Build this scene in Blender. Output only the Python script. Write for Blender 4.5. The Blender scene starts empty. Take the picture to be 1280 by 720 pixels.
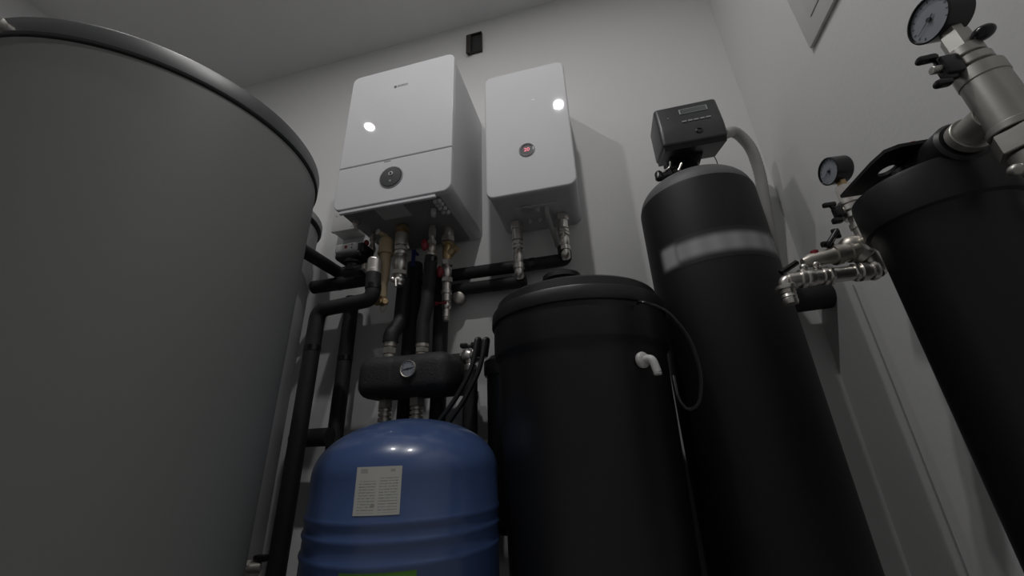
import bpy, bmesh, math, random
import numpy as np
from mathutils import Vector, Matrix
random.seed(4)
SC = bpy.context.scene
COL = SC.collection
PI = math.pi
H = 0.68                      # camera height above the floor
# ------------------------------------------------------------------ camera
yaw, pitch, roll = [math.radians(a) for a in (-12.94, 22.35, -2.246)]
F = 486.3
_f = np.array([math.sin(yaw)*math.cos(pitch), math.cos(yaw)*math.cos(pitch), math.sin(pitch)])
_r = np.array([math.cos(yaw), -math.sin(yaw), 0.0])
_u = np.cross(_r, _f)
RR = math.cos(roll)*_r + math.sin(roll)*_u
UU = -math.sin(roll)*_r + math.cos(roll)*_u
cam = bpy.data.cameras.new('camera'); camo = bpy.data.objects.new('camera', cam); COL.objects.link(camo)
cam.sensor_width = 36; cam.lens = F/1280*36; cam.clip_start = 0.02
M = Matrix(((RR[0], UU[0], -_f[0], 0), (RR[1], UU[1], -_f[1], 0), (RR[2], UU[2], -_f[2], H), (0, 0, 0, 1)))
camo.matrix_world = M
SC.camera = camo
# ------------------------------------------------------------------ world, light, exposure
w = bpy.data.worlds.new('world'); SC.world = w; w.use_nodes = True
w.node_tree.nodes['Background'].inputs[0].default_value = (0.6, 0.65, 0.7, 1)
w.node_tree.nodes['Background'].inputs[1].default_value = 0.02
SC.view_settings.view_transform = 'Standard'; SC.view_settings.look = 'None'
SC.view_settings.gamma = 1; SC.view_settings.exposure = 0.0
try: SC.view_settings.use_curve_mapping = False
except Exception: pass
LIGHT_POWER = 8
LAMPS = [(-1.396, 0.147, .22), (-0.722, 0.153, .75), (-0.086, 0.159, 1.0)]
CEIL = 2.13 + H
YB, XR, XL, YF = 1.33, 0.657, -2.55, -2.2
# ------------------------------------------------------------------ places: a pixel seen by the camera at a real depth
def ray(px, py): return (px-640)/F*RR - (py-360)/F*UU + _f
def V(a): return Vector((float(a[0]), float(a[1]), float(a[2])))
def up(a): return Vector((float(a[0]), float(a[1]), float(a[2])+H))
def Py(px, py, y): d = ray(px, py); return up(d*y/d[1])
def Px(px, py, x): d = ray(px, py); return up(d*x/d[0])
def Pz(px, py, z): d = ray(px, py); return up(d*z/d[2])
def Pc(px, py, c, r):
    q = ray(px, py); A = q[0]**2+q[1]**2; B = -2*(q[0]*c[0]+q[1]*c[1]); C_ = c[0]**2+c[1]**2-r*r
    D = max(B*B-4*A*C_, 0); return up(q*((-B-D**.5)/2/A))
# ------------------------------------------------------------------ materials
def mat(name, col, rough=.5, metal=0, coat=0, bump=0, bscale=40, var=0, vscale=6, spec=.5, emis=None, estr=0, coat_rough=.05):
    m = bpy.data.materials.new(name); m.use_nodes = True; nt = m.node_tree; N = nt.nodes; L = nt.links
    b = N['Principled BSDF']
    b.inputs['Base Color'].default_value = (*col, 1); b.inputs['Roughness'].default_value = rough
    b.inputs['Metallic'].default_value = metal; b.inputs['Coat Weight'].default_value = coat
    b.inputs['Coat Roughness'].default_value = coat_rough
    b.inputs['Specular IOR Level'].default_value = spec
    tc = N.new('ShaderNodeTexCoord')
    nz = N.new('ShaderNodeTexNoise'); nz.inputs['Scale'].default_value = vscale; nz.inputs['Detail'].default_value = 4
    L.new(tc.outputs['Object'], nz.inputs['Vector'])
    v = var if var else 0.04
    mx = N.new('ShaderNodeMix'); mx.data_type = 'RGBA'
    mx.inputs[6].default_value = (*[max(0, c*(1-v)) for c in col], 1); mx.inputs[7].default_value = (*[min(1, c*(1+v)) for c in col], 1)
    L.new(nz.outputs['Fac'], mx.inputs[0]); L.new(mx.outputs[2], b.inputs['Base Color'])
    if bump:
        n2 = N.new('ShaderNodeTexNoise'); n2.inputs['Scale'].default_value = bscale; n2.inputs['Detail'].default_value = 5
        L.new(tc.outputs['Object'], n2.inputs['Vector'])
        bp = N.new('ShaderNodeBump'); bp.inputs['Strength'].default_value = bump; bp.inputs['Distance'].default_value = .01
        L.new(n2.outputs['Fac'], bp.inputs['Height']); L.new(bp.outputs['Normal'], b.inputs['Normal'])
    if emis:
        b.inputs['Emission Color'].default_value = (*emis, 1); b.inputs['Emission Strength'].default_value = estr
    return m
m_wall = mat('wall_paint', (.70, .697, .697), .85, bump=.05, bscale=90, var=.02, vscale=2)
m_ceil = mat('ceiling_paint', (.68, .68, .68), .9, bump=.03, bscale=60)
m_floor = mat('floor_tile', (.46, .455, .45), .5, bump=.03, var=.1)
m_white = mat('white_enamel', (.64, .64, .66), .6, coat=.6, coat_rough=.035, spec=.3)
m_side = mat('white_powder_coat', (.52, .52, .53), .45)
m_plate = mat('grey_underside_plate', (.20, .20, .20), .6, var=.1)
m_sticker = mat('sticker_paper', (.42, .42, .41), .7)
m_dark = mat('dark_display', (.025, .027, .03), .35, coat=.3)
m_seam = mat('seam_shadow_gap', (.03, .03, .03), .8)
m_ring = mat('satin_ring', (.35, .35, .36), .3, metal=.8)
m_tank = mat('grey_tank_jacket', (.21, .215, .21), .55, bump=.12, bscale=3.5, var=.03, vscale=2)
m_rim = mat('grey_plastic_rim', (.06, .062, .064), .45)
m_rim2 = mat('light_grey_plastic_rim', (.42, .42, .43), .5)
m_foam = mat('black_foam_insulation', (.018, .018, .019), .6, bump=.15, bscale=60, var=.2, spec=.4)
m_foam2 = mat('black_moulded_foam', (.022, .022, .024), .65, bump=.2, bscale=150, var=.2)
m_black = mat('black_plastic', (.0085, .0085, .009), .42, bump=.03, bscale=80)
m_blackg = mat('black_glossy_plastic', (.010, .010, .011), .25)
m_frp = mat('black_fibreglass_wrap', (.0085, .0085, .009), .55, bump=.02, bscale=120, spec=.35)
m_head = mat('charcoal_plastic', (.035, .036, .040), .38, bump=.03, bscale=200)
m_brass = mat('brass', (.50, .37, .20), .38, metal=.9, var=.15, vscale=30, bump=.03)
m_pbrass = mat('beige_moulded_plastic', (.44, .35, .22), .5, bump=.05)
m_nickel = mat('nickel_plated_brass', (.72, .69, .65), .32, metal=.95, var=.08, vscale=30)
m_nickel2 = mat('dull_nickel', (.55, .52, .47), .42, metal=.85, var=.15, vscale=40)
m_nickel3 = mat('matt_nickel', (.44, .43, .40), .42, metal=.85, var=.12, vscale=30, bump=.03)
m_red = mat('red_painted_metal', (.22, .015, .025), .4)
m_blue_h = mat('blue_painted_handle', (.03, .04, .22), .4)
m_blue = mat('blue_enamel', (.060, .105, .25), .28, coat=.5, coat_rough=.08, var=.03)
m_hose = mat('black_rubber_hose', (.02, .02, .021), .4)
m_whose = mat('white_corrugated_plastic', (.40, .40, .39), .5)
m_wpl = mat('white_plastic', (.62, .62, .61), .4)
m_lcd = mat('lcd_glass', (.10, .11, .11), .2)
m_btn = mat('grey_rubber_button', (.32, .33, .34), .6)
m_dial = mat('dial_face', (.30, .32, .36), .3, coat=.4)
m_print = mat('grey_print', (.30, .30, .31), .5)
m_dprint = mat('dark_print', (.04, .04, .045), .5)
m_green = mat('green_print', (.10, .25, .03), .5)
m_actu = mat('grey_actuator_cover', (.5, .51, .51), .5)
m_hole = mat('dark_wall_box_plastic', (.022, .018, .016), .6, bump=.2)
m_digit = mat('red_led_digits', (.4, .1, .12), .5, emis=(1, .25, .32), estr=.7)
m_led = mat('white_icon', (.8, .8, .8), .5)
m_lamp = mat('lamp_diffuser', (.9, .9, .9), .5, emis=(1, .98, .95), estr=30)
# ------------------------------------------------------------------ mesh builder
class MB:
    def __init__(s): s.v = []; s.f = []; s.uv = None
    def add(s, v, f):
        n = len(s.v); s.v += [tuple(p) for p in v]; s.f += [tuple(i+n for i in q) for q in f]; return s
    def rbox(s, a, b, bev=.003, seg=2, rot=None):
        a = Vector(a); b = Vector(b); c = (a+b)/2; d = b-a
        bm = bmesh.new(); bmesh.ops.create_cube(bm, size=1)
        for v in bm.verts: v.co = Vector((v.co.x*abs(d.x), v.co.y*abs(d.y), v.co.z*abs(d.z)))
        if bev: bmesh.ops.bevel(bm, geom=bm.edges[:], offset=min(bev, .49*min(abs(x) for x in d)), segments=seg, affect='EDGES', profile=.5)
        bm.verts.index_update()
        s.add([(rot @ v.co if rot else v.co)+c for v in bm.verts], [[v.index for v in f.verts] for f in bm.faces]); bm.free(); return s
    def lathe(s, p, ax, prof, seg=32):
        p = Vector(p); ax = Vector(ax).normalized()
        t = ax.orthogonal().normalized()
        if abs(ax.z) < .99: t = Vector((0, 0, 1)) - ax*ax.z; t.normalize()
        else: t = Vector((1, 0, 0))
        q = ax.cross(t); n0 = len(s.v); vs = []; fs = []
        for (h, r) in prof:
            for k in range(seg):
                a = 2*PI*k/seg; vs.append(p+ax*h+(t*math.cos(a)+q*math.sin(a))*max(r, 1e-5))
        for i in range(len(prof)-1):
            for k in range(seg):
                k2 = (k+1) % seg; fs.append((i*seg+k, i*seg+k2, (i+1)*seg+k2, (i+1)*seg+k))
        if prof[0][1] > 1e-4: fs.append(tuple(reversed(range(seg))))
        if prof[-1][1] > 1e-4: fs.append(tuple((len(prof)-1)*seg+k for k in range(seg)))
        return s.add(vs, fs)
    def cyl(s, p0, p1, r, seg=20, bev=0.001):
        p0 = Vector(p0); p1 = Vector(p1); L_ = (p1-p0).length; b = min(bev, r*.4, L_*.4)
        return s.lathe(p0, p1-p0, [(0, r-b), (b, r), (L_-b, r), (L_, r-b)], seg)
    def hexn(s, p0, p1, r): return s.cyl(p0, p1, r, 6, .0012)
    def ball(s, c, r, seg=16, sq=1):
        return s.lathe(Vector(c)-Vector((0, 0, r*sq)), (0, 0, 1), [(r*sq*(1-math.cos(PI*i/10)), r*math.sin(PI*i/10)) for i in range(11)], seg)
    def tube(s, pts, r, bend=.03, seg=14, nb=7, rf=None, sub=0):
        P = [Vector(p) for p in pts]; out = [P[0]]
        for i in range(1, len(P)-1):
            a, b, c = P[i-1], P[i], P[i+1]; d1 = (a-b); d2 = (c-b); l = min(bend, d1.length*.48, d2.length*.48)
            s0 = b+d1.normalized()*l; s1 = b+d2.normalized()*l
            for k in range(nb+1):
                t = k/nb; out.append((1-t)**2*s0+2*t*(1-t)*b+t*t*s1)
        out.append(P[-1])
        if sub:
            o2 = []
            for i in range(len(out)-1):
                n = max(1, int((out[i+1]-out[i]).length/sub))
                o2 += [out[i].lerp(out[i+1], k/n) for k in range(n)]
            out = o2+[out[-1]]
        T = (out[1]-out[0]).normalized(); nrm = T.orthogonal().normalized(); vs = []; fs = []
        for i, p in enumerate(out):
            t2 = (out[min(i+1, len(out)-1)]-out[max(i-1, 0)]).normalized()
            nrm = (nrm - t2*nrm.dot(t2)).normalized(); bn = t2.cross(nrm)
            rr = rf(i) if rf else r
            for k in range(seg):
                a = 2*PI*k/seg; vs.append(p+(nrm*math.cos(a)+bn*math.sin(a))*rr)
        n = len(out)
        for i in range(n-1):
            for k in range(seg):
                k2 = (k+1) % seg; fs.append((i*seg+k, i*seg+k2, (i+1)*seg+k2, (i+1)*seg+k))
        fs.append(tuple(reversed(range(seg)))); fs.append(tuple((n-1)*seg+k for k in range(seg)))
        return s.add(vs, fs)
    def torus(s, c, ax, R_, r, seg=32, ts=10):
        return s.lathe(c, ax, [(r*math.sin(2*PI*k/ts), R_+r*math.cos(2*PI*k/ts)) for k in range(ts+1)], seg)
    def panel(s, x0, x1, z0, z1, yb, yf, rad, bev=.004, n=8, top=True, bot=True):
        """rounded-rectangle slab standing in the xz plane, its front at yf"""
        def ring(ins, y):
            o = []
            for q_, a0 in enumerate((0, 90, 180, 270)):
                rnd = top if q_ < 2 else bot; r = max(rad-ins, .001) if rnd else .0012
                cx = (x1-ins-r) if q_ in (0, 3) else (x0+ins+r); cz = (z1-ins-r) if q_ < 2 else (z0+ins+r)
                for k in range(n+1):
                    a = math.radians(a0+90*k/n); o.append((cx+r*math.cos(a), y, cz+r*math.sin(a)))
            return o
        rings = [ring(0, yb)]
        for k in range(5):
            a = PI/2*k/4; rings.append(ring(bev*(1-math.cos(a)), yf+bev*(1-math.sin(a))))
        m = len(rings[0]); vs = [p for q in rings for p in q]; fs = []
        for i in range(len(rings)-1):
            for k in range(m):
                k2 = (k+1) % m; fs.append((i*m+k, i*m+k2, (i+1)*m+k2, (i+1)*m+k))
        fs.append(tuple(range(m))); fs.append(tuple((len(rings)-1)*m+k for k in reversed(range(m))))
        return s.add(vs, fs)
    def patch(s, c, r, a0, a1, z0, z1, n=16, th=.0006):
        """thin curved sheet lying on a vertical cylinder, angles in degrees from +x"""
        vs = []; fs = []; uv = []
        for k in range(n+1):
            a = math.radians(a0+(a1-a0)*k/n)
            for z, v_ in ((z0, 0), (z1, 1)):
                vs.append((c[0]+(r+th)*math.cos(a), c[1]+(r+th)*math.sin(a), z)); uv.append((k/n, v_))
        for k in range(n): fs.append((2*k, 2*k+2, 2*k+3, 2*k+1))
        s.add(vs, fs); s.uv = uv; return s
def build(name, mb, m, parent=None, smooth=35):
    me = bpy.data.meshes.new(name); off = Vector((0, 0, 0)); p = parent
    while p: off += p.location; p = p.parent
    if parent is None:
        xs = [Vector(v) for v in mb.v]; lo = Vector([min(v[i] for v in xs) for i in range(3)]); hi = Vector([max(v[i] for v in xs) for i in range(3)])
        loc = Vector(((lo.x+hi.x)/2, (lo.y+hi.y)/2, lo.z)); off = loc
    me.from_pydata([Vector(v)-off for v in mb.v], [], mb.f); me.update()
    bm = bmesh.new(); bm.from_mesh(me)
    if not mb.uv: bmesh.ops.recalc_face_normals(bm, faces=bm.faces[:])
    bm.to_mesh(me); bm.free()
    if mb.uv:
        ul = me.uv_layers.new(name='UVMap')
        for l in me.loops: ul.data[l.index].uv = mb.uv[l.vertex_index]
    for f in me.polygons: f.use_smooth = True
    me.set_sharp_from_angle(angle=math.radians(smooth))
    at = me.attributes.get('sharp_edge') or me.attributes.new('sharp_edge', 'BOOLEAN', 'EDGE')
    for f in me.polygons:                 # flat caps stay flat right up to their rim
        if len(f.vertices) >= 12:
            for li in f.loop_indices: at.data[me.loops[li].edge_index].value = True
    me.materials.append(m)
    o = bpy.data.objects.new(name, me); COL.objects.link(o)
    if parent: o.parent = parent
    else: o.location = off
    return o
def thing(name, label, cat, loc, group=None):
    o = bpy.data.objects.new(name, None); COL.objects.link(o); o.location = loc; o.empty_display_size = .05
    o['label'] = label; o['category'] = cat
    if group: o['group'] = group
    return o
def tag(o, label, cat, group=None):
    o['label'] = label; o['category'] = cat
    if group: o['group'] = group
    return o
def plabel(o, l): o['label'] = l; return o
def struct(name, mb, m, parent=None):
    o = build(name, mb, m, parent)
    if parent is None: o['kind'] = 'structure'
    return o
def text(name, body, size, loc, m, parent, ext=.0004, bold=.0):
    cu = bpy.data.curves.new(name, 'FONT'); cu.body = body; cu.size = size; cu.extrude = ext; cu.align_x = 'CENTER'; cu.align_y = 'CENTER'; cu.offset = bold
    t = bpy.data.objects.new(name+'_curve', cu); COL.objects.link(t)
    bpy.context.view_layer.update()
    me = bpy.data.meshes.new_from_object(t.evaluated_get(bpy.context.evaluated_depsgraph_get()))
    bpy.data.objects.remove(t); bpy.data.curves.remove(cu)
    me.transform(Matrix.Rotation(PI/2, 4, 'X')); me.materials.clear(); me.materials.append(m)
    o = bpy.data.objects.new(name, me); COL.objects.link(o); o.parent = parent
    off = Vector((0, 0, 0)); p = parent
    while p: off += p.location; p = p.parent
    o.location = Vector(loc)-off
    return o
# ------------------------------------------------------------------ the room
T = .1
struct('wall_back', MB().rbox((XL-T, YB, 0), (XR+T, YB+T, CEIL), 0), m_wall)
struct('wall_right', MB().rbox((XR, YF, 0), (XR+T, YB, CEIL), 0), m_wall)
struct('wall_left', MB().rbox((XL-T, YF, 0), (XL, YB, CEIL), 0), m_wall)
struct('wall_front', MB().rbox((XL-T, YF-T, 0), (XR+T, YF, CEIL), 0), m_wall)
struct('floor', MB().rbox((XL-T, YF-T, -T), (XR+T, YB+T, 0), 0), m_floor)
struct('ceiling', MB().rbox((XL-T, YF-T, CEIL), (XR+T, YB+T, CEIL+T), 0), m_ceil)
# ------------------------------------------------------------------ ceiling downlights (their reflections show on the white casings)
names = ['round ceiling downlight nearest the large grey tank, dimmest of three', 'middle one of the three round ceiling downlights',
         'round ceiling downlight nearest the right wall']
for (x, y, pw), lb in zip(LAMPS, names):
    t = thing('ceiling_downlight', lb, 'lamp', (x, y, CEIL-.012), 'ceiling downlights')
    build('trim_ring', MB().lathe((x, y, CEIL), (0, 0, -1), [(0, .050), (.006, .050), (.011, .042), (.011, .034), (.004, .031), (0, .031)], 40), m_wpl, t)
    build('diffuser', MB().lathe((x, y, CEIL-.001), (0, 0, -1), [(0, .029), (.004, .029), (.005, .0)], 40), m_lamp, t)
    l = bpy.data.lights.new('downlight_light', 'AREA'); l.shape = 'DISK'; l.size = .06; l.energy = LIGHT_POWER*pw; l.color = (1, .99, .98)
    lo = bpy.data.objects.new('downlight_light', l); COL.objects.link(lo); lo.parent = t; lo.location = (0, 0, -.001)
# ------------------------------------------------------------------ large grey tank, left foreground
c = (-1.061*.85, .599*.85); r = .2975; z1 = .664+H; zl = .625+H
t = thing('storage_tank', 'huge light grey cylindrical storage tank with dark rim, filling the left foreground', 'tank', (c[0], c[1], 0))
build('body', MB().lathe((c[0], c[1], 0), (0, 0, 1), [(.0, r*.96), (.05, r*.96), (.055, r), (zl-.004, r), (zl, r-.004)], 128), m_tank, t)
build('gap_ring', MB().lathe((c[0], c[1], zl-.001), (0, 0, 1), [(0, r-.004), (.004, r-.004)], 128), m_seam, t)
rm = build('top_rim', MB().lathe((c[0], c[1], zl+.002), (0, 0, 1), [(0, r+.001), (.002, r+.0045), (.034, r+.0045), (.039, r+.001), (.041, r-.01)], 128), m_rim, t)
build('lid', MB().lathe((c[0], c[1], z1+.001), (0, 0, 1), [(0, r-.008), (.012, r-.03), (.014, 0)], 96), m_rim, t)
q = Pc(3, 33, c, r+.006)
build('rim_clip', MB().rbox(q-Vector((.004, .010, .010)), q+Vector((.004, .010, .010)), .003, rot=Matrix.Rotation(.6, 3, 'Z')), m_nickel, t)
# ------------------------------------------------------------------ second tank behind
s2 = .88; c2 = (-1.446*s2, 1.174*s2); r2 = .2848*s2
t = thing('storage_tank', 'pale grey cylindrical tank mostly hidden behind the huge foreground tank, rim at its right edge', 'tank', (c2[0], c2[1], 0))
zt = s2+H
build('body', MB().lathe((c2[0], c2[1], 0), (0, 0, 1), [(0, r2-.012), (zt-.045, r2-.012), (zt-.04, r2-.016)], 96), m_rim2, t)
build('gap_ring', MB().lathe((c2[0], c2[1], zt-.042), (0, 0, 1), [(0, r2-.010), (.010, r2-.002), (.012, r2-.010)], 96), m_seam, t)
build('top_rim', MB().lathe((c2[0], c2[1], zt-.031), (0, 0, 1), [(0, r2-.003), (.002, r2), (.028, r2), (.031, r2-.003), (.036, 0)], 96), m_rim2, t)
# ------------------------------------------------------------------ gas boiler
x0, x1, zb, ztp, zs, yf = -.8595, -.4175, .7865+H, 1.431+H, .967+H, .98
t = thing('wall_boiler', 'large white wall hung boiler with round dark control dial and horizontal seam', 'boiler', ((x0+x1)/2, YB-.01, zb))
build('casing', MB().panel(x0+.003, x1-.003, zb+.004, ztp-.002, YB-.001, yf+.022, .030, .002), m_side, t)
build('upper_front_panel', MB().panel(x0, x1, zs+.0012, ztp, yf+.020, yf, .030, .004, bot=False), m_white, t)
# square the panels where they meet at the seam
pf = build('lower_front_panel', MB().panel(x0, x1, zb, zs-.0012, yf+.020, yf, .030, .004, top=False), m_white, t)
build('seam_strip', MB().rbox((x0+.006, yf+.004, zs-.006), (x1-.006, yf+.018, zs+.006), 0), m_seam, t)
p = Py(484.5, 201, yf)
build('seam_notch', MB().rbox((p.x-.014, yf-.0004, zs-.012), (p.x+.014, yf+.004, zs-.0015), .002), m_print, t)
p = Py(489, 221.5, yf)
dl = build('control_dial', MB().lathe((p.x, yf+.001, p.z), (0, -1, 0), [(0, .0425), (.003, .041), (.006, .0395), (.0062, 0)], 48), m_dark, t)
build('dial_bezel', MB().lathe((p.x, yf+.001, p.z), (0, -1, 0), [(0, .046), (.0035, .0445), (.004, .042), (.002, .0415)], 48), m_print, dl)
build('ring_icon', MB().torus((p.x, yf-.006, p.z+.012), (0, -1, 0), .0065, .0016, 24, 8), m_led, dl)
build('lower_icon', MB().lathe((p.x, yf-.0052, p.z-.018), (0, -1, 0), [(0, .004), (.0006, .004)], 16), m_btn, dl)
p = Py(502.5, 106.5, yf)
text('maker_name', 'BOSCH', .0135, (p.x+.004, yf-.0005, p.z), m_print, t, bold=.0003)
lg = MB().torus((p.x-.028, yf-.0002, p.z), (0, -1, 0), .006, .0006, 24, 6); lg.rbox((p.x-.031, yf-.0006, p.z-.0022), (p.x-.025, yf, p.z+.0022), 0)
build('maker_emblem', lg, m_print, t)
u = MB().rbox((x0+.022, yf+.030, zb-.002), (x1-.050, YB-.020, zb+.006), .002)
bp = build('underside_plate', u, m_plate, t)
build('front_lip', MB().rbox((x0+.026, yf+.003, zb-.014), (x1-.055, yf+.014, zb-.004), .0015).rbox((x0+.03, yf+.006, zb-.005), (x1-.06, yf+.012, zb+.002), 0), m_white, t)
a = Pz(492, 266, zb-H-.004)
build('rating_sticker', MB().rbox((a.x-.055, a.y-.035, zb-.0035), (a.x+.055, a.y+.035, zb-.0018), 0), m_sticker, bp)
for i, (px, py) in enumerate([(544, 252), (547, 256), (550, 260), (554, 265), (549, 251), (552, 255), (556, 260), (560, 265)]):
    a = Pz(px, py, zb-H-.006)
    build('cable_gland', MB().lathe((a.x, a.y, zb-.003), (0, 0, -1), [(0, .008), (.006, .008), (.010, .006), (.012, 0)], 16), m_actu, bp)
a = Pz(542, 264, zb-H-.01)
build('port_cap', MB().lathe((a.x, a.y, zb-.003), (0, 0, -1), [(0, .011), (.012, .011), (.028, .008), (.030, .004)], 20), m_rim2, bp)
a = Pz(446, 279, zb-H-.01)
build('drain_connector', MB().lathe((a.x, a.y, zb-.003), (0, 0, -1), [(0, .014), (.014, .014), (.016, .010), (.034, .009)], 20), m_nickel2, bp)
# ------------------------------------------------------------------ electric heater
x0, x1, zb2, zt2, yf = -.3255, -.0125, .790+H, 1.362+H, 1.07
t = thing('electric_heater', 'smaller white wall hung electric heater with round red digit display, right of the boiler', 'heater', ((x0+x1)/2, YB-.01, zb2))
build('casing', MB().panel(x0+.004, x1-.004, zb2+.003, zt2-.003, YB-.001, yf+.014, .030, .006), m_side, t)
build('front_panel', MB().panel(x0, x1, zb2, zt2, yf+.014, yf, .030, .006), m_white, t)
p = Py(658.5, 187.5, yf)
dl = build('display_ring', MB().lathe((p.x, yf+.001, p.z), (0, -1, 0), [(0, .029), (.004, .028), (.005, .026), (.003, .022), (.001, .021)], 48), m_ring, t)
build('display_face', MB().lathe((p.x, yf+.001, p.z), (0, -1, 0), [(0, .0215), (.0016, .0215), (.0017, 0)], 40), m_dark, dl)
text('display_digits', '20', .021, (p.x, yf-.0012, p.z+.001), m_digit, dl, bold=.0004)
p = Py(666, 125, yf)
build('small_emblem', MB().rbox((p.x-.007, yf-.0006, p.z-.003), (p.x+.007, yf+.0005, p.z+.003), .0005), m_led, t)
pl = build('underside_plate', MB().rbox((x0+.08, yf+.085, zb2-.002), (x1-.075, YB-.07, zb2+.004), .002), m_side, t)
a = Pz(658, 262, zb2-H-.005)
build('round_port', MB().torus((a.x, a.y, zb2-.005), (0, 0, 1), .018, .004, 28, 8).lathe((a.x, a.y, zb2-.002), (0, 0, -1), [(0, .013), (.004, .013)], 20), m_rim2, pl)
for (px, py) in ((663, 277), (676, 275), (672, 262)):
    a = Pz(px, py, zb2-H-.006)
    build('cable_gland', MB().lathe((a.x, a.y, zb2-.002), (0, 0, -1), [(0, .010), (.008, .010), (.012, .007), (.016, .006)], 18), m_rim2, pl)
hy = 1.245
for (px, py, px2, py2, rr) in ((683.5, 262, 0, 0, .0085),):
    a = Pz(683, 259, zb2-H); b = Py(695, 300, 1.28)
    o = build('supply_cable', MB().tube([a, a-Vector((0, 0, .03)), b, b-Vector((0, -.03, .01))], .009, .03), m_whose, None)
    tag(o, 'short pale grey conduit dropping from the electric heater underside', 'cable')
# ------------------------------------------------------------------ wall box, hatch, white box
p = Py(594, 56, YB)
t = thing('junction_box', 'small open dark junction box high on the back wall above the boilers', 'junction box', (p.x, YB-.008, p.z-.07))
b1 = MB()
w_, h_ = .040, .070
for a, b in (((-w_, -h_), (-w_+.004, h_)), ((w_-.004, -h_), (w_, h_)), ((-w_, h_-.004), (w_, h_)), ((-w_, -h_), (w_, -h_+.004))):
    b1.rbox((p.x+a[0], YB-.016, p.z+a[1]), (p.x+b[0], YB+.0, p.z+b[1]), .001)
build('box_frame', b1, m_hole, t)
build('box_back', MB().rbox((p.x-w_+.002, YB-.003, p.z-h_+.002), (p.x+w_-.002, YB, p.z+h_-.002), 0), m_seam, t)
build('box_flap', MB().rbox((p.x-w_-.003, YB-.022, p.z-h_-.006), (p.x-w_+.022, YB-.014, p.z+h_-.012), .001, rot=Matrix.Rotation(.12, 3, 'Z')), m_hole, t)
t = thing('wall_hatch', 'white flat hatch cover high on the right wall, cut by the frame top', 'hatch', (XR, .6, .975+H))
fr = MB().rbox((XR-.010, .32, .975+H), (XR, .912, 1.65+H), .002)
build('hatch_frame', fr, m_wpl, t)
build('hatch_door', MB().rbox((XR-.013, .37, 1.032+H), (XR-.009, .862, 1.6+H), .0015), m_wpl, t)
a = Py(436, 284, 1.29)
t = thing('junction_box', 'white plastic junction box on the back wall below the boiler left corner', 'junction box', (a.x, YB-.03, a.z-.05))
build('box_body', MB().rbox((a.x-.055, YB-.07, a.z-.035), (a.x+.060, YB, a.z+.06), .004), m_wpl, t)
build('box_cover', MB().rbox((a.x-.058, YB-.078, a.z-.038), (a.x+.063, YB-.062, a.z+.063), .003), m_wpl, t)
for dx, dz in ((-.04, .04), (.03, .045), (.045, -.025)):
    build('cover_screw', MB().lathe((a.x+dx, YB-.077, a.z+dz), (0, -1, 0), [(0, .004), (.0015, .004)], 12), m_btn, t)
# ------------------------------------------------------------------ pipework helpers
def pipe(label, pts, r, bend=.04, m=None, name='insulated_pipe', cat='pipe', bands=(), group=None, rings=True):
    t = thing(name, label, cat, Vector(pts[-1]), group)
    build('insulation', MB().tube(pts, r, bend, 20), m or m_foam, t)
    for (a, b) in bands:      # tape bands at fractions of straight legs
        p0, p1 = Vector(pts[a]), Vector(pts[a+1]); q0 = p0.lerp(p1, b); d = (p1-p0).normalized()
        build('tape_band', MB().cyl(q0-d*.010, q0+d*.010, r+.0014, 24), m_blackg, t)
    return t
def stack(mb_nick, p0, p1, spec):
    """fitting along p0->p1; spec = (f0, f1, radius, kind)"""
    p0 = Vector(p0); p1 = Vector(p1)
    for (a, b, r, k) in spec:
        q0 = p0.lerp(p1, a); q1 = p0.lerp(p1, b)
        if k == 'h': mb_nick.hexn(q0, q1, r)
        elif k == 'b': 
            L_ = (q1-q0).length; mb_nick.lathe(q0, q1-q0, [(0, r*.7), (L_*.2, r*.92), (L_*.5, r), (L_*.8, r*.92), (L_, r*.7)], 24)
        else: mb_nick.cyl(q0, q1, r, 24)
    return mb_nick
def lever(c, d, L_, wd=.007, th=.003):
    """flat butterfly / lever handle centred at c, long axis d"""
    c = Vector(c); d = Vector(d).normalized()
    z = Vector((0, -1, 0)); s_ = d.cross(z).normalized(); n = s_.cross(d).normalized()
    R3 = Matrix((d, s_, n)).transposed()
    mb = MB().rbox(c-Vector((L_/2, wd, th)), c+Vector((L_/2, wd, th)), .0025, 2, R3)
    return mb
# ------------------------------------------------------------------ pipes on the left
pA = pipe('thick black insulated pipe slanting from the big tank to the back pipes', [Vector((-.985, .82, .672+H)), Vector((-.985, 1.24, .672+H))], .024)
k = Vector((-1.0, .97, .700+H)); build('pipe_clip', MB().rbox(k-Vector((.012, .01, .006)), k+Vector((.014, .01, .006)), .002), m_black, pA)
B1 = Py(462, 349, 1.20); B0 = Vector((-1.080, 1.20, Py(380, 361, 1.20).z))
pipe('black insulated pipe running level just under the grey valve actuator', [B0, B1], .026, bands=[(0, .45)])
B0 = Py(372, 340, 1.29); B1 = Py(440, 356, 1.29)
C = [Py(467, 341, 1.08), Py(466, 374, 1.08), Py(398, 388, 1.08)]
C.append(Vector((C[2].x, 1.08, .03)))
tC = pipe('black insulated pipe with two bends running from chrome elbow down to the floor', C, .0255, .034, bands=[(2, .12), (0, .55)])
D0 = Py(441, 372, 1.27)
pipe('straight black insulated pipe descending behind the two bend pipe, left of blue tank', [D0, Vector((D0.x, 1.27, .03))], .027, bands=[(0, .2), (0, .55)])
L1 = Py(412, 546, 1.22); L0 = Vector((-1.072, 1.22, L1.z))
pipe('low level black insulated pipe crossing behind, left of the blue tank', [L0, L1], .030)
a = C[0]
tv = thing('elbow_fitting', 'chrome elbow fitting capping the black pipe beneath the boiler left corner', 'fitting', a)
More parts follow.
